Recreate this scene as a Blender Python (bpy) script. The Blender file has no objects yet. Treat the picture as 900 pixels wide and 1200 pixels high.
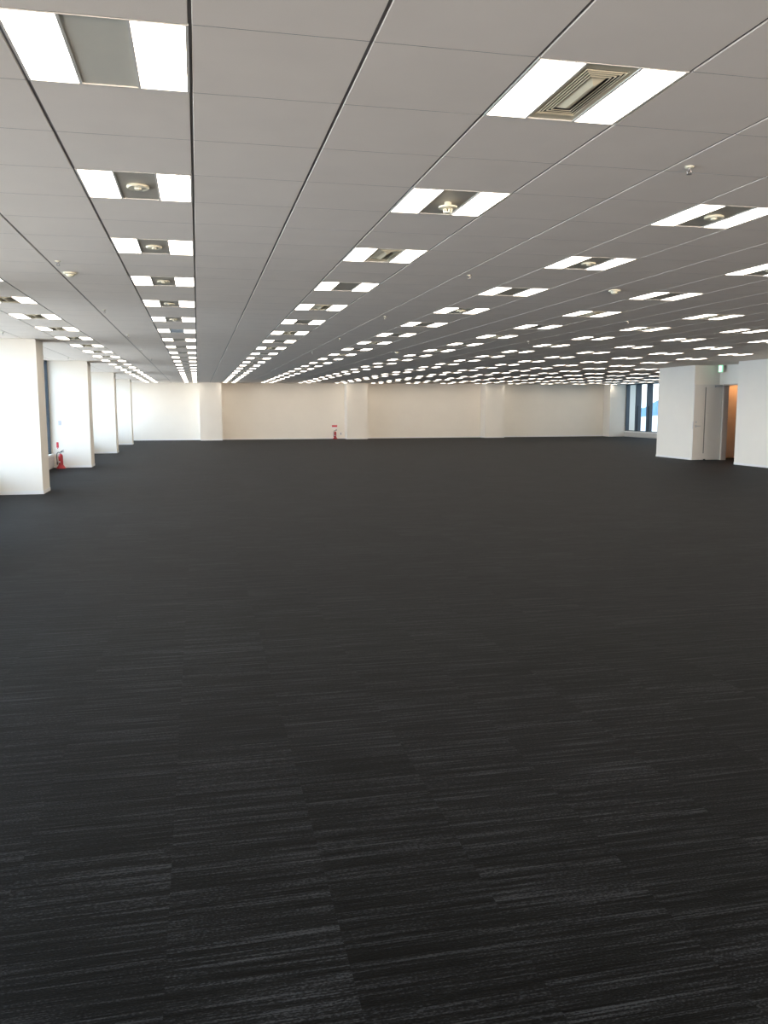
import bpy, bmesh, math, random
from mathutils import Vector, Matrix
random.seed(7)
scene = bpy.context.scene
COL = scene.collection
PI = math.pi

# ------------------------------------------------------------------ camera
HC, EYE = 1.2274, 1.5393            # eye to ceiling, floor to eye
H = HC + EYE                        # ceiling height
GX, GY, T = 0.0094, 2.9385, 0.6     # origin and pitch of the ceiling grid
cam_data = bpy.data.cameras.new('camera')
cam = bpy.data.objects.new('camera', cam_data)
COL.objects.link(cam)
cam_data.sensor_fit = 'HORIZONTAL'
cam_data.sensor_width = 36.0
cam_data.lens = 36.0 * 981.2 / 900.0
cam_data.clip_start = 0.05
cam_data.clip_end = 3000
PITCH, YAW, ROLL = 0.12352, 0.21709, -0.00162
fw = Vector((math.sin(YAW) * math.cos(PITCH), math.cos(YAW) * math.cos(PITCH), -math.sin(PITCH)))
rt = Vector((math.cos(YAW), -math.sin(YAW), 0))
up = rt.cross(fw)
rt2 = rt * math.cos(ROLL) + up * math.sin(ROLL)
up2 = up * math.cos(ROLL) - rt * math.sin(ROLL)
m = Matrix(((rt2.x, up2.x, -fw.x, 0), (rt2.y, up2.y, -fw.y, 0), (rt2.z, up2.z, -fw.z, EYE), (0, 0, 0, 1)))
VIEW = m.copy()
cam.matrix_world = m
scene.camera = cam

# ------------------------------------------------------------------ colour management
vs = scene.view_settings
vs.view_transform = 'Standard'
vs.look = 'None'
vs.gamma = 1.0
vs.use_curve_mapping = False
vs.exposure = 0.0

# ------------------------------------------------------------------ sky
world = bpy.data.worlds.new('sky')
scene.world = world
world.use_nodes = True
wn, wl = world.node_tree.nodes, world.node_tree.links
bg = wn['Background']
tc = wn.new('ShaderNodeTexCoord')
sp = wn.new('ShaderNodeSeparateXYZ')
rp = wn.new('ShaderNodeValToRGB')
wl.new(tc.outputs['Generated'], sp.inputs[0])
wl.new(sp.outputs['Z'], rp.inputs[0])
rp.color_ramp.elements[0].position = 0.0
rp.color_ramp.elements[0].color = (0.72, 0.86, 1.0, 1)
rp.color_ramp.elements[1].position = 0.35
rp.color_ramp.elements[1].color = (0.62, 0.80, 1.0, 1)
e = rp.color_ramp.elements.new(0.06)
e.color = (0.95, 0.98, 1.0, 1)
wl.new(rp.outputs[0], bg.inputs['Color'])
bg.inputs['Strength'].default_value = 2.6

# ------------------------------------------------------------------ daylight at the left windows, added fill behind
LAMP = 11.0              # brightness of the lamp diffusers
def window_light(name, loc, direction, sx, sy, radiance, color, spread=170):
    ld = bpy.data.lights.new(name, 'AREA')
    ld.shape = 'RECTANGLE'
    ld.size, ld.size_y = sx, sy
    ld.energy = radiance * PI * sx * sy
    ld.color = color
    ld.spread = math.radians(spread)
    o = bpy.data.objects.new(name, ld)
    COL.objects.link(o)
    o.location = loc
    o.rotation_euler = Vector(direction).to_track_quat('-Z', 'Y').to_euler()
    return o

XW = -3.70                              # inner face of the left window wall
PX = -2.78                              # room side of the left pillars
PY = [16.1 + 7.13 * k for k in range(-3, 4)]   # near faces of the left pillars
PD = 0.72                               # their width along the room
YF, YP = 42.15, 41.4                    # far wall, faces of its pillars
YB = -4.6                               # wall behind the camera
XR = 22.35                               # right window wall
XC, CY0, CY1, CY2 = 14.22, 20.21, 22.24, 24.2   # core wall and its recess
XI = 15.05                              # back of the recess
SKYLIGHT = (0.44, 0.69, 1.0)     # daylight coming down from the sky
GROUNDLIGHT = (1.0, 0.87, 0.73)  # sunlight coming up from the ground outside
SKYB, GROUNDB, BACK = 4.8, 1.9, 1.95
bays = [(PY[k] + PD, PY[k + 1]) for k in range(6)] + [(PY[6] + PD, YF)]
for y0, y1 in bays:
    window_light('daylight_left', (-4.35, (y0 + y1) / 2, 1.55), (1, 0, -0.40), y1 - y0 - 0.2, 2.5, SKYB, SKYLIGHT, 100)
    window_light('daylight_left', (-4.40, (y0 + y1) / 2, 1.50), (1, 0, 0.10), y1 - y0 - 0.2, 2.4, GROUNDB, GROUNDLIGHT, 105)
window_light('added_fill_back', (5.2, YB - 0.5, 1.5), (0, 1, 0.055), 17, 2.4, BACK, (1.0, 0.80, 0.63), 44)  # unseen warm fill added behind the camera to brighten the ceiling

# ------------------------------------------------------------------ materials
MATS = {}
def new_mat(name):
    mt = bpy.data.materials.new(name)
    mt.use_nodes = True
    MATS[name] = mt
    return mt, mt.node_tree.nodes, mt.node_tree.links, mt.node_tree.nodes['Principled BSDF']
def mat(name, color, rough=0.5, metal=0.0, noise=0.03, scale=8.0, bump=0.0, bscale=200.0, spec=0.5):
    mt, n, l, b = new_mat(name)
    b.inputs['Roughness'].default_value = rough
    b.inputs['Metallic'].default_value = metal
    b.inputs['Specular IOR Level'].default_value = spec
    t = n.new('ShaderNodeTexCoord')
    nz = n.new('ShaderNodeTexNoise'); nz.inputs['Scale'].default_value = scale; nz.inputs['Detail'].default_value = 3
    l.new(t.outputs['Object'], nz.inputs['Vector'])
    r = n.new('ShaderNodeValToRGB')
    r.color_ramp.elements[0].position = 0.3; r.color_ramp.elements[1].position = 0.7
    r.color_ramp.elements[0].color = tuple(c * (1 - noise) for c in color) + (1,)
    r.color_ramp.elements[1].color = tuple(min(1, c * (1 + noise)) for c in color) + (1,)
    l.new(nz.outputs['Fac'], r.inputs[0]); l.new(r.outputs[0], b.inputs['Base Color'])
    if bump > 0:
        n2 = n.new('ShaderNodeTexNoise'); n2.inputs['Scale'].default_value = bscale; n2.inputs['Detail'].default_value = 2
        bp = n.new('ShaderNodeBump'); bp.inputs['Strength'].default_value = bump; bp.inputs['Distance'].default_value = 0.002
        l.new(t.outputs['Object'], n2.inputs['Vector']); l.new(n2.outputs['Fac'], bp.inputs['Height']); l.new(bp.outputs[0], b.inputs['Normal'])
    return mt
def emit(name, color, strength):
    mt, n, l, b = new_mat(name)
    b.inputs['Base Color'].default_value = (0.8, 0.8, 0.8, 1)
    b.inputs['Emission Color'].default_value = color + (1,)
    b.inputs['Emission Strength'].default_value = strength
    return mt

M_WALL = mat('white_wall_cloth', (0.85, 0.80, 0.715), 0.75, bump=0.15, bscale=350, noise=0.01, scale=2, spec=0.25)
M_BASE = mat('baseboard_vinyl', (0.84, 0.83, 0.80), 0.35, noise=0.01)
M_TBAR_GAPSHADE = mat('ceiling_rail_and_gap_shade_grey', (0.17, 0.165, 0.165), 0.6)
M_PANEL = mat('fixture_grey_panel', (0.48, 0.44, 0.37), 0.45, noise=0.015)
M_FRAME = mat('fixture_painted_steel', (0.70, 0.67, 0.62), 0.4, noise=0.01)
M_VENT = mat('vent_cream_metal', (0.70, 0.62, 0.45), 0.4, noise=0.02)
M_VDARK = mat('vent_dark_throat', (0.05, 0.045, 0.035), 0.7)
M_CREAM = mat('detector_cream_plastic', (0.78, 0.74, 0.58), 0.35, noise=0.02)
M_CHROME = mat('sprinkler_metal', (0.36, 0.34, 0.32), 0.3, metal=0.8)
M_RED = mat('extinguisher_red_paint', (0.42, 0.015, 0.02), 0.35, noise=0.03)
M_BLACK = mat('black_rubber', (0.02, 0.02, 0.022), 0.5)
M_STEEL = mat('brushed_steel', (0.55, 0.56, 0.58), 0.3, metal=0.85)
M_SIGNRED = mat('sign_red_print', (0.62, 0.05, 0.07), 0.4)
M_SIGNWHITE = mat('sign_white_print', (0.85, 0.84, 0.82), 0.4)
M_MULL = mat('window_dark_aluminium', (0.045, 0.06, 0.075), 0.35, metal=0.3, noise=0.05)
M_SILL = mat('window_sill_white', (0.82, 0.82, 0.80), 0.35, noise=0.01)
M_CAB = mat('perimeter_unit_grey', (0.60, 0.58, 0.55), 0.45, noise=0.02)
M_DOOR = mat('door_painted_steel', (0.74, 0.70, 0.64), 0.5, noise=0.01)
M_JAMB = mat('door_frame_paint', (0.55, 0.46, 0.40), 0.45, noise=0.01)
M_CORR = mat('corridor_wall_paint', (0.72, 0.60, 0.48), 0.7, noise=0.02)
M_PLATE = mat('switch_plate_plastic', (0.55, 0.57, 0.62), 0.4)
M_DIFF = emit('lamp_diffuser_glow', (1.0, 0.89, 0.755), LAMP)

# ceiling board: mineral fibre with fine mottling
M_CEIL = mat('mineral_fibre_board', (0.84, 0.76, 0.68), 0.9, noise=0.02, scale=3.0, bump=0.25, bscale=120, spec=0.1)

# glass
def glass_mat():
    mt, n, l, b = new_mat('window_glass')
    out = n['Material Output']
    tr = n.new('ShaderNodeBsdfTransparent'); tr.inputs[0].default_value = (0.93, 0.96, 0.96, 1)
    gl = n.new('ShaderNodeBsdfGlossy'); gl.inputs['Roughness'].default_value = 0.02
    lw = n.new('ShaderNodeLayerWeight')
    pw = n.new('ShaderNodeMath'); pw.operation = 'POWER'; pw.inputs[1].default_value = 5.0
    fr = n.new('ShaderNodeMath'); fr.operation = 'MULTIPLY_ADD'; fr.inputs[1].default_value = 0.8; fr.inputs[2].default_value = 0.06
    l.new(lw.outputs['Facing'], pw.inputs[0]); l.new(pw.outputs[0], fr.inputs[0])
    mx = n.new('ShaderNodeMixShader')
    l.new(fr.outputs[0], mx.inputs[0]); l.new(tr.outputs[0], mx.inputs[1]); l.new(gl.outputs[0], mx.inputs[2])
    l.new(mx.outputs[0], out.inputs[0])
    return mt
M_GLASS = glass_mat()

# carpet tiles: 0.5 m squares in staggered columns, thin streaks running across the room
def carpet_mat():
    mt, n, l, b = new_mat('charcoal_streaked_carpet_tile')
    def math_(op, a, bb=None, c=None):
        q = n.new('ShaderNodeMath'); q.operation = op
        for i, v in enumerate((a, bb, c)):
            if v is None: continue
            if isinstance(v, (int, float)): q.inputs[i].default_value = v
            else: l.new(v, q.inputs[i])
        return q.outputs[0]
    t = n.new('ShaderNodeTexCoord'); s = n.new('ShaderNodeSeparateXYZ')
    l.new(t.outputs['Object'], s.inputs[0])
    X, Y = s.outputs['X'], s.outputs['Y']
    ci = math_('FLOOR', math_('DIVIDE', math_('ADD', X, 0.13), 0.5))
    wn1 = n.new('ShaderNodeTexWhiteNoise'); wn1.noise_dimensions = '1D'; l.new(ci, wn1.inputs['W'])
    off = math_('MULTIPLY', math_('FLOOR', math_('MULTIPLY', wn1.outputs['Value'], 4)), 0.125)
    ri = math_('FLOOR', math_('DIVIDE', math_('ADD', Y, off), 0.5))
    cb = n.new('ShaderNodeCombineXYZ'); l.new(ci, cb.inputs[0]); l.new(ri, cb.inputs[1])
    wn2 = n.new('ShaderNodeTexWhiteNoise'); wn2.noise_dimensions = '3D'; l.new(cb.outputs[0], wn2.inputs['Vector'])
    tile = wn2.outputs['Value']
    shift = math_('MULTIPLY', tile, 37.0)
    # streak fields of three widths
    def streak(fx, fy, extra):
        c = n.new('ShaderNodeCombineXYZ')
        l.new(math_('MULTIPLY', X, fx), c.inputs[0])
        l.new(math_('MULTIPLY', Y, fy), c.inputs[1])
        l.new(math_('ADD', shift, extra), c.inputs[2])
        z = n.new('ShaderNodeTexNoise'); z.inputs['Scale'].default_value = 1.0; z.inputs['Detail'].default_value = 1.5
        l.new(c.outputs[0], z.inputs['Vector'])
        return z.outputs['Fac']
    s1 = streak(1.5, 48.0, 0.0)
    s2 = streak(2.6, 165.0, 5.0)
    s3 = streak(110.0, 230.0, 9.0)
    v = math_('MULTIPLY_ADD', s1, 0.38, math_('MULTIPLY_ADD', s2, 0.42, math_('MULTIPLY', s3, 0.41)))
    r = n.new('ShaderNodeValToRGB'); cr = r.color_ramp
    cr.elements[0].position = 0.51; cr.elements[0].color = (0.0006, 0.0006, 0.0006, 1)
    cr.elements[1].position = 0.74; cr.elements[1].color = (0.0255, 0.026, 0.0268, 1)
    e1 = cr.elements.new(0.575); e1.color = (0.0023, 0.0024, 0.0025, 1)
    e2 = cr.elements.new(0.645); e2.color = (0.0055, 0.0056, 0.0058, 1)
    l.new(v, r.inputs[0])
    # each tile a little lighter or darker than its neighbour
    tone = math_('MULTIPLY_ADD', tile, 0.40, 0.80)
    mx = n.new('ShaderNodeMix'); mx.data_type = 'RGBA'; mx.blend_type = 'MULTIPLY'; mx.inputs[0].default_value = 1.0
    cc = n.new('ShaderNodeCombineColor'); l.new(tone, cc.inputs[0]); l.new(tone, cc.inputs[1]); l.new(tone, cc.inputs[2])
    l.new(r.outputs[0], mx.inputs[6]); l.new(cc.outputs[0], mx.inputs[7])
    l.new(mx.outputs[2], b.inputs['Base Color'])
    b.inputs['Roughness'].default_value = 0.62
    b.inputs['Specular IOR Level'].default_value = 0.06
    b.inputs['Sheen Weight'].default_value = 0.008
    b.inputs['Sheen Roughness'].default_value = 0.35
    bp = n.new('ShaderNodeBump'); bp.inputs['Strength'].default_value = 0.5; bp.inputs['Distance'].default_value = 0.003
    l.new(v, bp.inputs['Height']); l.new(bp.outputs[0], b.inputs['Normal'])
    return mt
M_CARPET = carpet_mat()

# ------------------------------------------------------------------ mesh helpers
class MB:
    """collects faces with material slots, builds ONE mesh object"""
    def __init__(self):
        self.v, self.f, self.mi = [], [], []
    def quad(self, a, b, c, d, mi=0):
        i = len(self.v); self.v += [a, b, c, d]; self.f.append((i, i + 1, i + 2, i + 3)); self.mi.append(mi); return self
    def poly(self, pts, mi=0):
        i = len(self.v); self.v += list(pts); self.f.append(tuple(range(i, i + len(pts)))); self.mi.append(mi); return self
    def box(self, x0, x1, y0, y1, z0, z1, mi=0):
        i = len(self.v)
        self.v += [(x0, y0, z0), (x1, y0, z0), (x1, y1, z0), (x0, y1, z0), (x0, y0, z1), (x1, y0, z1), (x1, y1, z1), (x0, y1, z1)]
        for q in ((0, 3, 2, 1), (4, 5, 6, 7), (0, 1, 5, 4), (1, 2, 6, 5), (2, 3, 7, 6), (3, 0, 4, 7)):
            self.f.append(tuple(i + k for k in q)); self.mi.append(mi)
        return self
    def lathe(self, prof, n=20, cx=0, cy=0, mi=0):
        """prof: list of (r, z)"""
        i = len(self.v); k = len(prof)
        for r, z in prof:
            for a in range(n):
                t = 2 * PI * a / n
                self.v.append((cx + r * math.cos(t), cy + r * math.sin(t), z))
        for p in range(k - 1):
            for a in range(n):
                b2 = (a + 1) % n
                self.f.append((i + p * n + a, i + p * n + b2, i + (p + 1) * n + b2, i + (p + 1) * n + a)); self.mi.append(mi)
        self.f.append(tuple(i + a for a in reversed(range(n)))); self.mi.append(mi)
        self.f.append(tuple(i + (k - 1) * n + a for a in range(n))); self.mi.append(mi)
        return self
    def tube(self, pts, r, n=8, mi=0):
        i = len(self.v); P = [Vector(p) for p in pts]
        for j, p in enumerate(P):
            d = (P[min(j + 1, len(P) - 1)] - P[max(j - 1, 0)]).normalized()
            u = d.orthogonal().normalized() if j == 0 else (u - d * u.dot(d)).normalized()
            w = d.cross(u)
            for a in range(n):
                t = 2 * PI * a / n
                self.v.append(tuple(p + u * r * math.cos(t) + w * r * math.sin(t)))
        for j in range(len(P) - 1):
            for a in range(n):
                b2 = (a + 1) % n
                self.f.append((i + j * n + a, i + j * n + b2, i + (j + 1) * n + b2, i + (j + 1) * n + a)); self.mi.append(mi)
        self.f.append(tuple(i + a for a in reversed(range(n)))); self.mi.append(mi)
        self.f.append(tuple(i + (len(P) - 1) * n + a for a in range(n))); self.mi.append(mi)
        return self
    def build(self, name, mats, parent=None, smooth=False, bevel=0.0, origin=None):
        me = bpy.data.meshes.new(name)
        ox, oy, oz = origin or (0, 0, 0)
        me.from_pydata([(a - ox, b - oy, c - oz) for a, b, c in self.v], [], self.f)
        if not isinstance(mats, (list, tuple)): mats = [mats]
        for q in mats: me.materials.append(q)
        me.polygons.foreach_set('material_index', self.mi)
        me.update()
        bm = bmesh.new(); bm.from_mesh(me)
        bmesh.ops.remove_doubles(bm, verts=bm.verts, dist=1e-5)
        bmesh.ops.recalc_face_normals(bm, faces=bm.faces)
        if smooth:
            for fc in bm.faces: fc.smooth = True
            for ed in bm.edges:
                if len(ed.link_faces) == 2 and ed.calc_face_angle(0) > 0.6: ed.smooth = False
        bm.to_mesh(me); bm.free()
        o = bpy.data.objects.new(name, me)
        COL.objects.link(o)
        o.location = (ox, oy, oz)
        if parent is not None: o.parent = parent
        if bevel > 0:
            bv = o.modifiers.new('bevel', 'BEVEL'); bv.width = bevel; bv.segments = 2; bv.limit_method = 'ANGLE'
        return o
def struct(name, mb, mats, parent=None, bevel=0.0, **k):
    o = mb.build(name, mats, parent, bevel=bevel, **k)
    if parent is None: o['kind'] = 'structure'
    return o
def sempty(name, loc=(0, 0, 0)):
    o = bpy.data.objects.new(name, None); COL.objects.link(o); o.location = loc
    o.empty_display_size = 0.05; o['kind'] = 'structure'
    return o
def thing(name, label, cat, loc=(0, 0, 0), group=None, rotz=0.0):
    o = bpy.data.objects.new(name, None); COL.objects.link(o); o.location = loc; o.rotation_euler = (0, 0, rotz)
    o.empty_display_size = 0.05
    o['label'] = label; o['category'] = cat
    if group: o['group'] = group
    return o
def tag(o, label, cat, group=None):
    o['label'] = label; o['category'] = cat
    if group: o['group'] = group
    return o

# ------------------------------------------------------------------ which ceiling cells hold a fixture
cells = []                                   # (column m, row n)
for mcol in range(-1, 13):
    for n in range(-4, 22):
        cx, cy = GX - 0.3 + 1.8 * mcol, GY + 0.3 + 1.8 * n
        if cx > XC - 0.35 and cy < CY2 + 0.35: continue
        if cy < YB + 0.4: continue
        cells.append((mcol, n))
fixture_cells = set((3 * a - 1, 3 * b) for a, b in cells)

# ------------------------------------------------------------------ floor and ceiling
fl = MB()
fl.box(-4.0, 24.0, YB - 0.3, YF + 0.3, -0.12, 0.0)
struct('floor', fl, M_CARPET)

def build_ceiling():
    b = MB()
    gx, gy, bx, by, dz = 0.0062, 0.0015, 0.0020, 0.0, 0.005
    for i in range(-7, 40):
        for j in range(-13, 67):
            if (i, j) in fixture_cells: continue
            x0, x1 = GX + T * i, GX + T * (i + 1)
            y0, y1 = GY + T * j, GY + T * (j + 1)
            x0c, x1c, y0c, y1c = max(x0, -3.98), min(x1, 23.3), max(y0, YB - 0.1), min(y1, YF + 0.05)
            if x1c - x0c < 0.02 or y1c - y0c < 0.02: continue
            if x0 > XI + 0.1 and y1 < CY2 - 0.1: continue
            if x0 > XC and (y1 < CY0 or (y0 > CY1 and y1 < CY2)): continue
            X0, X1, Y0, Y1 = x0c + gx, x1c - gx, y0c + gy, y1c - gy
            a0, a1, c0, c1 = X0 + bx, X1 - bx, Y0 + by, Y1 - by
            zt = H + dz
            b.quad((a0, c0, H), (a1, c0, H), (a1, c1, H), (a0, c1, H))
            b.quad((X0, Y0, zt), (X1, Y0, zt), (a1, c0, H), (a0, c0, H), 1)  # cross-joint edges coloured rail grey, shade of the gap put into the colour
            b.quad((X1, Y0, zt), (X1, Y1, zt), (a1, c1, H), (a1, c0, H))
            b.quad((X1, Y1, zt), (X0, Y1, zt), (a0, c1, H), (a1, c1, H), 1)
            b.quad((X0, Y1, zt), (X0, Y0, zt), (a0, c0, H), (a0, c1, H))
    # metal rails behind the joints
    b.box(-4.0, 23.6, YB - 0.2, YF + 0.1, H + 0.05, H + 0.25, 1)
    for i in range(-6, 39):
        x = GX + T * i
        b.box(x - 0.012, x + 0.012, YB, YF, H + 0.0054, H + 0.009, 1)
    for j in range(-12, 66):
        y = GY + T * j
        b.box(-3.7, XR, y - 0.008, y + 0.008, H + 0.0056, H + 0.0092, 1)
    me = b.build('ceiling', [M_CEIL, M_TBAR_GAPSHADE])
    me['kind'] = 'structure'
build_ceiling()

# ------------------------------------------------------------------ walls
TOP = H + 0.04
def base_strip(name, x0, x1, y0, y1):
    struct(name, MB().box(x0, x1, y0, y1, 0.0, 0.06), M_BASE)
# far wall and its pillars
struct('wall_far', MB().box(-4.0, 23.6, YF, YF + 0.2, 0, TOP), M_WALL)
FPX = [0.09, 7.25, 14.50]
for x in FPX:
    struct('pillar', MB().box(x, x + 1.04, YP, YF + 0.01, 0, TOP), M_WALL)
struct('pillar', MB().box(21.5, XR + 0.3, YP, YF + 0.01, 0, TOP), M_WALL)
xs = [XW] + [v for x in FPX for v in (x, x + 1.04)] + [21.5]
bb = MB()
for k in range(0, len(xs), 2):
    bb.box(xs[k], xs[k + 1], YF - 0.008, YF, 0, 0.06)
for x in FPX:
    bb.box(x - 0.008, x + 1.048, YP - 0.008, YP, 0, 0.06)
    bb.box(x - 0.008, x, YP, YF, 0, 0.06)
    bb.box(x + 1.04, x + 1.048, YP, YF, 0, 0.06)
struct('baseboard_far', bb, M_BASE)

# left pillars between the window bays
bb = MB()
for y in PY:
    struct('pillar', MB().box(-4.0, PX, y, y + PD, 0, TOP), M_WALL)
    bb.box(XW, PX + 0.008, y - 0.008, y, 0, 0.06)
    bb.box(PX, PX + 0.008, y, y + PD, 0, 0.06)
struct('baseboard_left', bb, M_BASE)

# window bays: sill unit, frame, mullions, panes
WZ0 = 0.37
nwin = [0]
def window_bay(side, y0, y1, spacing=1.2):
    """side -1: left wall, +1: right wall"""
    nwin[0] += 1
    w = sempty('window_%d' % nwin[0])
    s = side
    xi = XW if s < 0 else XR              # room face of the sill unit
    def bx(b, d0, d1, *r):                # d = distance outwards from the room face
        a0, a1 = xi + s * d0, xi + s * d1
        return b.box(min(a0, a1), max(a0, a1), *r)
    z0 = WZ0 if s < 0 else 0.30
    u = MB(); bx(u, 0.0, 0.30, y0, y1, 0.045, z0 - 0.06)
    bx(u, 0.02, 0.30, y0, y1, 0.0, 0.045)
    u.build('sill_unit', M_CAB, w)
    u = MB(); bx(u, -0.02, 0.30, y0, y1, z0 - 0.06, z0); u.build('window_sill', M_SILL, w, bevel=0.006)
    fr = MB()
    bx(fr, 0.10, 0.22, y0, y1, z0, z0 + 0.035)
    bx(fr, 0.10, 0.22, y0, y1, H - 0.04, TOP)
    bx(fr, 0.06, 0.26, y0, y0 + 0.07, z0, TOP)
    bx(fr, 0.06, 0.26, y1 - 0.07, y1, z0, TOP)
    fr.build('window_frame', M_MULL, w)
    nb = max(1, round((y1 - y0) / spacing))
    st = (y1 - y0) / nb
    for k in range(1, nb):
        ym = y1 - k * st
        q = MB(); bx(q, 0.02, 0.34, ym - 0.035, ym + 0.035, z0, TOP)
        bx(q, 0.12, 0.20, ym - 0.075, ym + 0.075, z0, 1.62)     # opening light stiles, lower part
        q.build('mullion', M_MULL, w)
    g = MB()
    gx = xi + s * 0.16
    for k in range(nb):
        g.quad((gx, y0 + k * st, z0), (gx, y0 + (k + 1) * st, z0), (gx, y0 + (k + 1) * st, H), (gx, y0 + k * st, H))
    g.build('glass_pane', M_GLASS, w)
    return w
for k in range(6):
    window_bay(-1, PY[k] + PD, PY[k + 1])
window_bay(-1, PY[6] + PD, YF)
window_bay(-1, YB, PY[0])
window_bay(1, CY2 + 5.2, CY2 + 11.2)
window_bay(1, CY2 + 11.6, YP)
struct('wall_right', MB().box(XR, XR + 0.3, CY2 - 0.4, CY2 + 5.2, 0, TOP).box(XR, XR + 0.3, CY2 + 11.2, CY2 + 11.6, 0, TOP), M_WALL)

# core block on the right: two wall runs, a recess with the doorway
DY0, DY1, DZ = 21.02, 22.02, 2.215
wr = MB()
wr.box(XC, XI + 0.12, CY1, CY2, 0, TOP)                                  # run beyond the recess
wr.box(XI + 0.12, XR, CY2 - 0.15, CY2, 0, TOP)                           # its far side
struct('wall_core', wr, M_WALL)
struct('wall_near', MB().box(XC, XC + 0.15, YB, CY0, 0, TOP).box(XC + 0.15, XI, CY0 - 0.15, CY0, 0, TOP), M_WALL)
struct('wall_recess', MB().box(XI, XI + 0.12, CY0 - 0.15, DY0, 0, TOP).box(XI, XI + 0.12, DY1, CY1, 0, TOP).box(XI, XI + 0.12, DY0, DY1, DZ, TOP), M_WALL)
bb = MB()
bb.box(XC - 0.008, XC, YB, CY0, 0, 0.06)
bb.box(XC - 0.008, XC, CY1, CY2 + 0.008, 0, 0.06)
bb.box(XC, XR, CY2, CY2 + 0.008, 0, 0.06)
struct('baseboard_right', bb, M_BASE)
# corridor behind the doorway
c = MB()
c.box(XI + 0.12, 17.6, 22.9, 23.0, 0, H)
c.box(17.5, 17.6, 18.5, 22.9, 0, H)
c.box(XI + 0.12, 17.6, 18.4, 18.5, 0, H)
c.box(XI + 0.12, 17.6, 18.4, 23.0, 2.45, 2.5)
c.box(XI + 0.12, XI + 0.16, CY1, 22.9, 0, 2.45)
struct('wall_corridor', c, M_CORR)
lamp = thing('corridor_downlight', 'warm round downlight in the corridor ceiling behind the open door', 'ceiling light', (16.1, 22.35, 2.45))
MB().lathe([(0.07, -0.012), (0.075, 0.0)], 20).build('trim_ring', M_FRAME, lamp)
MB().lathe([(0.055, -0.014), (0.055, -0.012)], 20).build('lamp_lens', emit('warm_lamp_glow', (1.0, 0.55, 0.25), 12.0), lamp)
wl_ = bpy.data.lights.new('downlight_glow', 'SPOT'); wl_.energy = 38; wl_.color = (1.0, 0.50, 0.22); wl_.spot_size = 2.6; wl_.shadow_soft_size = 0.06
wo = bpy.data.objects.new('downlight_glow', wl_); COL.objects.link(wo); wo.location = (0, 0, -0.03); wo.parent = lamp

# doorway frame and open door
dr = sempty('door_1')
f = MB()
f.box(XI - 0.02, XI + 0.14, DY1 - 0.035, DY1, 0, DZ)
f.box(XI - 0.02, XI + 0.14, DY0, DY0 + 0.035, 0, DZ)
f.box(XI - 0.02, XI + 0.14, DY0, DY1, DZ - 0.035, DZ)
f.build('door_frame', M_JAMB, dr)
LY = 22.07
lf = MB()
sx0, sx1 = 14.475, 14.515
lf.box(14.13, sx0, LY, LY + 0.04, 0.015, 2.205)
lf.box(sx1, 15.03, LY, LY + 0.04, 0.015, 2.205)
lf.box(sx0, sx1, LY, LY + 0.04, 0.015, 0.20)
lf.box(sx0, sx1, LY, LY + 0.04, 2.13, 2.205)
leaf = lf.build('door_leaf', M_DOOR, dr)
MB().box(sx0, sx1, LY + 0.012, LY + 0.028, 0.20, 2.13).build('slit_window', mat('frosted_slit_glass', (0.26, 0.26, 0.24), 0.2), leaf)
hb = MB()
hb.tube([(14.205, LY, 1.00), (14.205, LY - 0.05, 1.00), (14.215, LY - 0.055, 1.00), (14.33, LY - 0.055, 1.00)], 0.010, 8)
hb.box(14.18, 14.23, LY - 0.008, LY, 0.965, 1.035)
hb.build('door_handle', M_STEEL, leaf)
MB().box(14.185, 14.225, LY - 0.02, LY, 1.09, 1.14).build('thumb_turn', M_STEEL, leaf)
MB().box(14.126, 14.131, LY + 0.006, LY + 0.034, 0.92, 1.14).build('latch_plate', M_STEEL, leaf)
MB().box(14.495, 14.535, LY - 0.05, LY, 0.0, 0.035).build('door_stop', M_BLACK, leaf)
cl = MB(); cl.box(14.78, 15.0, LY - 0.05, LY, 2.13, 2.19); cl.tube([(14.95, LY - 0.03, 2.16), (15.03, LY - 0.15, 2.17)], 0.01)
cl.build('door_closer', M_STEEL, leaf)

# exit sign on the recess wall beside the door head
ex = thing('exit_sign', 'small lit green and white exit sign above the open door, under the ceiling', 'exit sign', (XI - 0.13, 22.02, 2.66))
MB().box(-0.012, 0.03, -0.11, 0.11, -0.105, 0.105).build('housing', M_FRAME, ex, bevel=0.004)
MB().box(0.0, 0.10, -0.02, 0.02, 0.03, 0.07).build('wall_bracket', M_FRAME, ex)
eg = MB(); eg.box(-0.016, -0.012, -0.10, 0.10, -0.095, 0.095)
eg.build('green_panel', emit('exit_green_glow', (0.03, 0.75, 0.22), 1.3), ex)
ew = MB()
ew.box(-0.019, -0.016, -0.035, 0.075, -0.08, 0.08)
ew.build('white_doorway', emit('exit_white_glow', (0.80, 1.0, 0.85), 1.6), ex)
eg2 = MB()
eg2.lathe([(0.001, -0.002), (0.013, 0.0), (0.001, 0.002)], 12)
for vv in range(len(eg2.v)):
    a_, b_, c_ = eg2.v[vv]; eg2.v[vv] = (-0.021 + c_ * 0.3, a_ + 0.005, b_ + 0.052)
def limb(p, q, w=0.009):
    p, q = Vector(p), Vector(q); d = (q - p).normalized(); nrm = Vector((-d.y, d.x)) * w
    pts = [p + nrm, q + nrm * 0.8, q - nrm * 0.8, p - nrm]
    eg2.poly([(-0.0205, a.x, a.y) for a in pts])
limb((0.008, 0.036), (0.014, -0.012), 0.012)
limb((0.010, 0.030), (-0.018, 0.012), 0.006); limb((-0.018, 0.012), (-0.028, 0.028), 0.006)
limb((0.010, 0.030), (0.036, 0.016), 0.006); limb((0.036, 0.016), (0.040, -0.006), 0.006)
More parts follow.
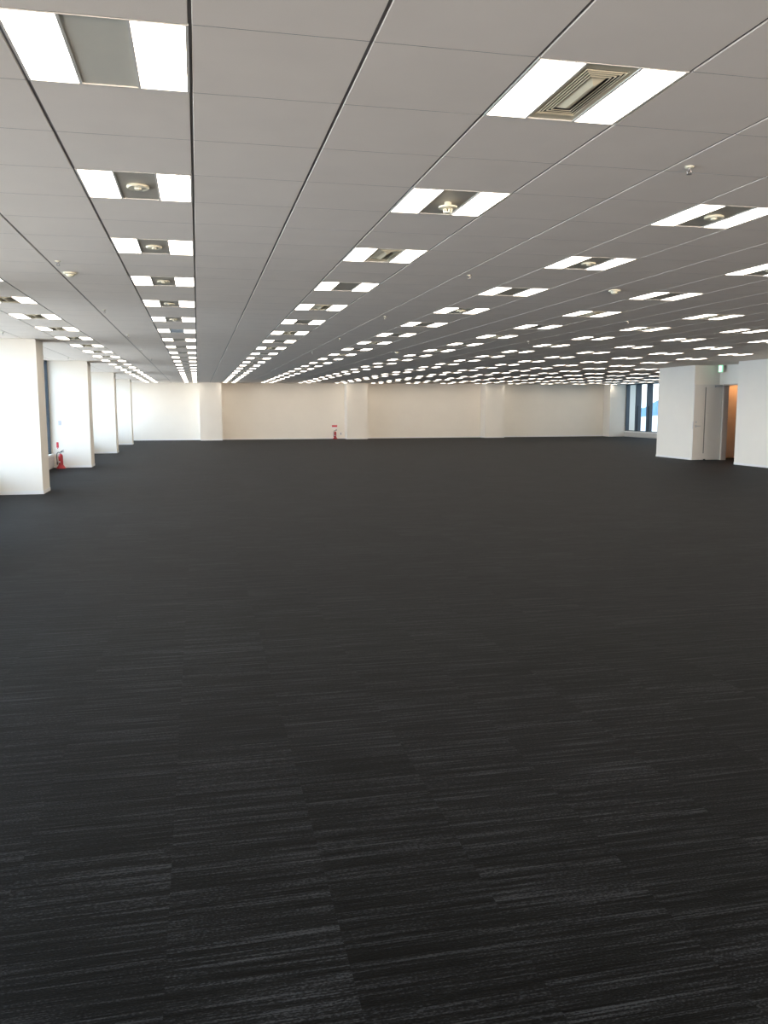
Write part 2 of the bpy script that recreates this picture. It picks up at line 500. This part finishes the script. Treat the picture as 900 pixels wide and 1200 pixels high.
limb((0.014, -0.010), (-0.012, -0.034), 0.008); limb((-0.012, -0.034), (-0.008, -0.066), 0.007)
limb((0.014, -0.010), (0.034, -0.038), 0.008); limb((0.034, -0.038), (0.060, -0.046), 0.007)
eg2.build('running_figure', emit('exit_figure_glow', (0.02, 0.45, 0.14), 0.7), ex)

# wall behind the camera: a low wall, its unseen opening made up for the added fill
struct('wall_back', MB().box(-4.0, XC + 0.3, YB - 0.2, YB, 0, 0.4).box(-4.0, -3.0, YB - 0.2, YB, 0.4, TOP).box(13.6, XC + 0.3, YB - 0.2, YB, 0.4, TOP), M_WALL)

# ------------------------------------------------------------------ ceiling fixtures
def lamp_unit_meshes():
    """meshes of one 0.6 m unit around its centre, z = 0 at the ceiling face"""
    d = {}
    f = MB(); a = 0.2955
    # rim and the two strips beside the centre panel
    f.box(-a, -a + 0.010, -a, a, -0.002, 0.045); f.box(a - 0.010, a, -a, a, -0.002, 0.045)
    f.box(-a, a, -a, -a + 0.005, -0.002, 0.045); f.box(-a, a, a - 0.005, a, -0.002, 0.045)
    f.box(-0.113, -0.103, -a, a, -0.002, 0.045); f.box(0.103, 0.113, -a, a, -0.002, 0.045)
    f.box(-a, a, -a, a, 0.040, 0.045)
    d['fixture_frame'] = (f, M_FRAME)
    d['diffuser'] = (MB().box(-0.0855, 0.0855, -0.290, 0.290, 0.001, 0.012), M_DIFF)
    d['centre_panel'] = (MB().box(-0.103, 0.103, -0.290, 0.290, 0.003, 0.010), M_PANEL)
    # slot vent: nested rectangular louvres around a sloped centre blade
    v = MB()
    hx, hy = 0.103, 0.290
    def ring(ax, ay, az, bx_, by_, bz):
        A = [(-ax, -ay, az), (ax, -ay, az), (ax, ay, az), (-ax, ay, az)]
        B = [(-bx_, -by_, bz), (bx_, -by_, bz), (bx_, by_, bz), (-bx_, by_, bz)]
        for k in range(4):
            v.quad(A[k], A[(k + 1) % 4], B[(k + 1) % 4], B[k])
    ring(hx, hy, 0.003, 0.088, 0.240, 0.003)
    ring(0.088, 0.240, 0.003, 0.088, 0.240, 0.013)
    for k in range(4):
        ox, oy = 0.084 - 0.013 * k, 0.234 - 0.017 * k
        ring(ox, oy, 0.004, ox - 0.0035, oy - 0.0045, 0.0)
        ring(ox - 0.0035, oy - 0.0045, 0.0, ox - 0.0055, oy - 0.0065, 0.002)
    ring(0.032, 0.166, 0.006, 0.004, 0.125, -0.010)
    v.quad((-0.004, -0.125, -0.010), (0.004, -0.125, -0.010), (0.004, 0.125, -0.010), (-0.004, 0.125, -0.010))
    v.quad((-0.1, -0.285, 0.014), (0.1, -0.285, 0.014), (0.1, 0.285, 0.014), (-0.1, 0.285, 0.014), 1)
    d['air_vent'] = (v, [M_VENT, M_VDARK])
    out = {}
    for k, (b, mt) in d.items():
        o = b.build(k, mt)
        me = o.data; bpy.data.objects.remove(o); out[k] = me
    return out
LM = lamp_unit_meshes()
def mobj(name, me, parent, loc=(0, 0, 0)):
    o = bpy.data.objects.new(name, me); COL.objects.link(o); o.parent = parent; o.location = loc
    return o

KIND = {(0, 0): 'plain', (1, 0): 'vent', (0, 6): 'pale'}
for n_ in range(1, 6): KIND[(0, n_)] = 'disc'
KIND.update({(1, 1): 'stalk', (1, 2): 'vent', (1, 3): 'plain', (1, 4): 'vent', (1, 5): 'plain', (1, 6): 'vent', (1, 7): 'plain',
             (2, 1): 'disc', (2, 2): 'disc', (2, 3): 'plain', (2, 4): 'disc', (2, 5): 'plain', (2, 6): 'plain',
             (3, 2): 'disc', (3, 3): 'plain', (3, 4): 'vent', (3, 5): 'plain', (4, 4): 'vent', (5, 5): 'plain'})
def kind_of(mc, n):
    if (mc, n) in KIND: return KIND[(mc, n)]
    if mc == -1: return 'vent'
    if mc == 0: return 'plain'
    return 'vent' if (mc + n) % 2 else 'plain'

ORD = ['zeroth', 'first', 'second', 'third', 'fourth', 'fifth', 'sixth', 'seventh', 'eighth', 'ninth', 'tenth', 'eleventh', 'twelfth',
       'thirteenth', 'fourteenth', 'fifteenth', 'sixteenth', 'seventeenth', 'eighteenth', 'nineteenth', 'twentieth', 'twenty-first', 'twenty-second']
def line_name(mc):
    if mc == -1: return 'line at the left edge'
    return '%s line from the left' % ORD[mc + 2]
def project(p):
    q = VIEW.inverted() @ Vector(p)
    if q.z > -0.2: return None
    return 450 + 981.2 * q.x / -q.z, 600 - 981.2 * q.y / -q.z
WORDS = {'vent': 'slotted air vent', 'plain': 'plain grey panel', 'disc': 'grey panel', 'stalk': 'grey panel', 'pale': 'pale panel'}
unseen = {}
M_PALE = mat('pale_blue_panel', (0.52, 0.60, 0.68), 0.4)
pale_me = LM['centre_panel'].copy(); pale_me.materials.clear(); pale_me.materials.append(M_PALE)
light_me = LM['centre_panel'].copy(); light_me.materials.clear(); light_me.materials.append(mat('light_grey_panel', (0.70, 0.67, 0.58), 0.45, noise=0.015))
def in_view(cx, cy):
    for dx in (-0.28, 0.28):
        for dy in (-0.28, 0.28):
            p = project((cx + dx, cy + dy, H))
            if p and -5 < p[0] < 905 and p[1] > -5: break
        else: continue
        break
    else: return False
    # hidden behind the core block
    if cx > XC and (CY2 - 0) > 0:
        t = XC / cx
        if cy * t < CY2 + 0.05: return False
    # hidden behind the first left pillar
    return True
row_first = {}
for mc, n in cells:
    cx, cy = GX - 0.3 + 1.8 * mc, GY + 0.3 + 1.8 * n
    if in_view(cx, cy): row_first[mc] = min(row_first.get(mc, 99), n)
for mc, n in cells:
    cx, cy = GX - 0.3 + 1.8 * mc, GY + 0.3 + 1.8 * n
    vis = in_view(cx, cy)
    kd = kind_of(mc, n)
    if vis:
        near = n - row_first[mc] + 1
        if n == row_first[mc]: pos = 'nearest in the ' + line_name(mc)
        elif n == 21: pos = 'last in the ' + line_name(mc)
        else: pos = '%s in the %s' % (ORD[near], line_name(mc))
        label = 'ceiling light with %s, %s' % (WORDS[kd] if n < 9 else 'two lit panels', pos)
        grp = 'twin-panel ceiling lights'
    else:
        if n < -2: continue
        unseen[mc] = unseen.get(mc, 0) + 1
        label = 'ceiling light past the picture edge, %s in the %s' % (ORD[unseen[mc]], line_name(mc))
        grp = 'ceiling lights outside the view'
    root = thing('ceiling_light', label, 'ceiling light', (cx, cy, H), grp)
    mobj('fixture_frame', LM['fixture_frame'], root)
    mobj('diffuser', LM['diffuser'], root, (-0.1995, 0, 0))
    mobj('diffuser', LM['diffuser'], root, (0.1995, 0, 0))
    if kd == 'vent': mobj('air_vent', LM['air_vent'], root)
    elif kd == 'pale': mobj('centre_panel', pale_me, root)
    elif (mc, n) == (0, 0): mobj('centre_panel', light_me, root)
    else: mobj('centre_panel', LM['centre_panel'], root)
    if kd in ('disc', 'stalk'):
        zc = H + 0.003
        if kd == 'disc':
            t = thing('smoke_detector', 'round cream detector on the %s light in the %s' % (ORD[near], line_name(mc)), 'detector', (cx, cy, zc), 'detectors between the lamps')
            MB().lathe([(0.060, 0.0), (0.063, -0.008), (0.056, -0.014), (0.040, -0.012)], 28).build('base', M_CREAM, t, smooth=True)
            MB().lathe([(0.020, -0.012), (0.019, -0.018), (0.012, -0.022), (0.002, -0.023)], 24).build('sensing_dome', M_CREAM, t, smooth=True)
        else:
            t = thing('smoke_detector', 'cream detector hanging from the panel of the second light beyond the big vent', 'detector', (cx, cy, zc), 'detectors between the lamps')
            MB().lathe([(0.022, 0.0), (0.022, -0.02), (0.056, -0.024), (0.058, -0.034), (0.034, -0.038)], 28).build('base', M_CREAM, t, smooth=True)
            ch = MB()
            for a in range(8):
                tt = 2 * PI * a / 8
                ch.tube([(0.026 * math.cos(tt), 0.026 * math.sin(tt), -0.038), (0.024 * math.cos(tt), 0.024 * math.sin(tt), -0.058)], 0.004, 6)
            ch.lathe([(0.026, -0.057), (0.026, -0.062), (0.01, -0.064)], 20)
            ch.build('sensing_chamber', M_CREAM, t, smooth=True)

# ------------------------------------------------------------------ sprinklers and ceiling detectors
def sprinkler(x, y, label):
    t = thing('sprinkler', label, 'sprinkler', (x, y, H), 'ceiling sprinklers')
    t.scale = (0.8, 0.8, 0.75)
    MB().lathe([(0.030, 0.0), (0.030, -0.004), (0.022, -0.011), (0.012, -0.013)], 24).build('escutcheon', M_CREAM, t, smooth=True)
    b = MB(); b.lathe([(0.010, -0.013), (0.010, -0.026), (0.006, -0.028)], 14)
    for s in (-1, 1):
        b.tube([(s * 0.009, 0, -0.024), (s * 0.015, 0, -0.034), (s * 0.011, 0, -0.046), (0, 0, -0.050)], 0.0025, 6)
    b.build('nozzle', M_CHROME, t, smooth=True)
    MB().lathe([(0.018, -0.050), (0.018, -0.052), (0.004, -0.0525)], 16).build('deflector', M_CHROME, t, smooth=True)
SPR = [(2.50, 4.04, 'small metal sprinkler on the boards above and right of the big air vent'),
       (-1.11, 7.64, 'white sprinkler nearest the camera in the boards left of the detector lights'),
       (2.50, 7.64, 'sprinkler between the second and third light lines, nearest the middle of the ceiling'),
       (-1.11, 11.22, 'second sprinkler from the camera in the boards left of the detector lights'),
       (2.50, 11.25, 'second sprinkler along the boards beside the big air vent line'),
       (6.05, 11.20, 'small sprinkler in the boards on the right, beyond the round detector'),
       (-3.05, 14.82, 'sprinkler close to the near left pillar at the left edge'),
       (-1.11, 14.95, 'third sprinkler from the camera in the boards left of the detector lights'),
       (2.50, 14.95, 'third sprinkler along the boards beside the big air vent line'),
       (6.05, 14.90, 'farther small sprinkler in the boards on the right'),
       (-1.11, 18.35, 'fourth sprinkler from the camera in the boards left of the detector lights'),
       (2.50, 18.60, 'fourth sprinkler along the boards beside the big air vent line'),
       (-3.02, 21.70, 'sprinkler in the bay between the first two left pillars'),
       (-1.11, 22.10, 'fifth sprinkler from the camera in the boards left of the detector lights')]
for q in SPR: sprinkler(*q)
def detector(x, y, label):
    t = thing('smoke_detector', label, 'detector', (x, y, H), 'detectors on the ceiling boards')
    MB().lathe([(0.060, 0.0), (0.062, -0.012), (0.052, -0.018)], 28).build('base', M_CREAM, t, smooth=True)
    MB().lathe([(0.036, -0.018), (0.036, -0.030), (0.020, -0.040), (0.002, -0.042)], 24).build('sensing_dome', M_CREAM, t, smooth=True)
detector(-1.10, 8.26, 'round yellowed detector on the boards at left, just beyond the white sprinkler')
detector(4.32, 8.30, 'round yellowed detector alone on the boards right of centre')
detector(4.33, 18.27, 'small distant detector on the boards between light lines, centre of the ceiling')

# ------------------------------------------------------------------ fire extinguishers, signs, switch
def extinguisher(x, y, label):
    t = thing('fire_extinguisher', label, 'fire extinguisher', (x, y, 0))
    MB().lathe([(0.120, 0.0), (0.120, 0.012), (0.098, 0.035), (0.074, 0.070), (0.070, 0.085), (0.064, 0.085), (0.064, 0.02)], 28).build('stand_base', M_RED, t, smooth=True)
    MB().lathe([(0.050, 0.02), (0.058, 0.03), (0.058, 0.30), (0.053, 0.335), (0.040, 0.360), (0.022, 0.370), (0.020, 0.385)], 28).build('cylinder', M_RED, t, smooth=True)
    v = MB(); v.lathe([(0.018, 0.38), (0.020, 0.40), (0.020, 0.425), (0.012, 0.43)], 16)
    v.build('valve', M_STEEL, t, smooth=True)
    h = MB(); h.tube([(0.0, -0.01, 0.425), (0.03, -0.02, 0.445), (0.085, -0.03, 0.480)], 0.009, 8)
    h.tube([(0.0, -0.01, 0.42), (0.04, -0.02, 0.425), (0.09, -0.03, 0.430)], 0.008, 8)
    h.build('carry_handle', M_BLACK, t, smooth=True)
    hs = MB(); hs.tube([(-0.015, -0.01, 0.41), (-0.05, -0.03, 0.42), (-0.085, -0.045, 0.38), (-0.088, -0.05, 0.28), (-0.082, -0.045, 0.16)], 0.010, 8)
    hs.tube([(-0.082, -0.045, 0.17), (-0.080, -0.045, 0.10)], 0.016, 8)
    hs.build('hose', M_BLACK, t, smooth=True)
    lb = MB()
    n_ = 8
    for k in range(n_):
        a0, a1 = -2.5 + 0.8 * k / n_, -2.5 + 0.8 * (k + 1) / n_
        r = 0.0588
        lb.quad((r * math.cos(a0), r * math.sin(a0), 0.15), (r * math.cos(a1), r * math.sin(a1), 0.15), (r * math.cos(a1), r * math.sin(a1), 0.19), (r * math.cos(a0), r * math.sin(a0), 0.19))
    lb.build('label_sticker', M_SIGNWHITE, t)
    return t
extinguisher(-3.50, 22.98, 'red fire extinguisher on a flared stand against the second left pillar')
extinguisher(6.74, 41.95, 'small distant red fire extinguisher at the far wall beside its middle pillar')
yf = PY[4] if abs(PY[4] - 23.23) < 0.1 else 23.23
t = thing('wall_sign', 'narrow upright red and white sign on the pillar above the left extinguisher', 'sign', (-3.60, yf, 0.58))
MB().box(-0.028, 0.028, -0.006, 0, -0.09, 0.09).build('sign_plate', M_SIGNWHITE, t)
MB().box(-0.027, 0.027, -0.008, -0.006, -0.055, 0.088).build('red_field', M_SIGNRED, t)
MB().box(-0.012, 0.012, -0.008, -0.006, -0.082, -0.064).build('red_lettering', M_SIGNRED, t)
t = thing('wall_sign', 'wide red and white sign on the far wall above the distant extinguisher', 'sign', (6.74, YF, 0.60))
MB().box(-0.14, 0.14, -0.008, 0, -0.09, 0.09).build('sign_plate', M_SIGNWHITE, t)
MB().box(-0.135, 0.135, -0.010, -0.008, -0.01, 0.085).build('red_field', M_SIGNRED, t)
t = thing('wall_switch', 'small grey switch plate on the second left pillar, above the upright sign', 'switch', (-3.52, yf, 1.17))
MB().box(-0.035, 0.035, -0.009, 0, -0.06, 0.06).build('switch_plate', M_PLATE, t, bevel=0.002)
MB().box(-0.018, 0.018, -0.013, -0.009, -0.035, 0.035).build('rocker', M_PLATE, t)
t = thing('wall_outlet', 'small grey wall outlet low on the far wall, right of the distant extinguisher', 'outlet', (7.06, YF, 0.25))
MB().box(-0.035, 0.035, -0.009, 0, -0.06, 0.06).build('outlet_plate', M_PLATE, t, bevel=0.002)
MB().box(-0.012, 0.012, -0.012, -0.009, -0.025, 0.025).build('socket', M_BLACK, t)

# ------------------------------------------------------------------ outside the right windows
g = MB(); g.box(26, 1500, -400, 1600, -26.2, -26.0)
struct('ground', g, mat('pale_bay_water', (0.45, 0.62, 0.70), 0.6, noise=0.1, scale=0.01))
hl = MB()
random.seed(3)
prev = None
pts = []
for k in range(41):
    a = math.radians(16 + 34 * k / 40)            # bearing from the view axis of the room, measured from +Y towards +X
    hgt = 12 + 34 * min(1, max(0, (math.degrees(a) - 30.0) / 1.2)) + random.uniform(-1, 1)
    pts.append((900 * math.sin(a), 900 * math.cos(a), -26 + 20 + hgt * 0.6))
for k in range(40):
    a, b = pts[k], pts[k + 1]
    def out(p, s, z): return (p[0] * s, p[1] * s, z)
    hl.quad(out(a, 0.85, -26.1), out(b, 0.85, -26.1), b, a)
    hl.quad(a, b, out(b, 1.2, -26.1), out(a, 1.2, -26.1))
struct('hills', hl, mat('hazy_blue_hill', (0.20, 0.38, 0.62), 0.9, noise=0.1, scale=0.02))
nbld = thing('building', 'white low-roofed building outside the far right windows', 'building', (42, 68, -26))
w = MB(); w.box(-7, 16, -8, 8, 0, 25.6)
w.build('wall', mat('white_render', (0.88, 0.88, 0.90), 0.8), nbld)
r = MB()
r.quad((-7.5, -8.4, 25.6), (16.5, -8.4, 25.6), (16.5, 0, 28.4), (-7.5, 0, 26.4)); r.quad((-7.5, 8.4, 25.6), (16.5, 8.4, 25.6), (16.5, 0, 28.4), (-7.5, 0, 26.4))
r.poly([(-7.5, -8.4, 25.6), (-7.5, 0, 26.4), (-7.5, 8.4, 25.6)]); r.poly([(16.5, -8.4, 25.6), (16.5, 0, 28.4), (16.5, 8.4, 25.6)])
r.build('roof', mat('white_roof_sheet', (0.9, 0.92, 0.95), 0.6), nbld)
for k in range(7):
    MB().box(-6 + 3.1 * k, -4.8 + 3.1 * k, -8.03, -7.9, 23.2, 24.4).build('window', mat('far_window_dark', (0.05, 0.06, 0.07), 0.3) if k == 0 else MATS['far_window_dark'], nbld)
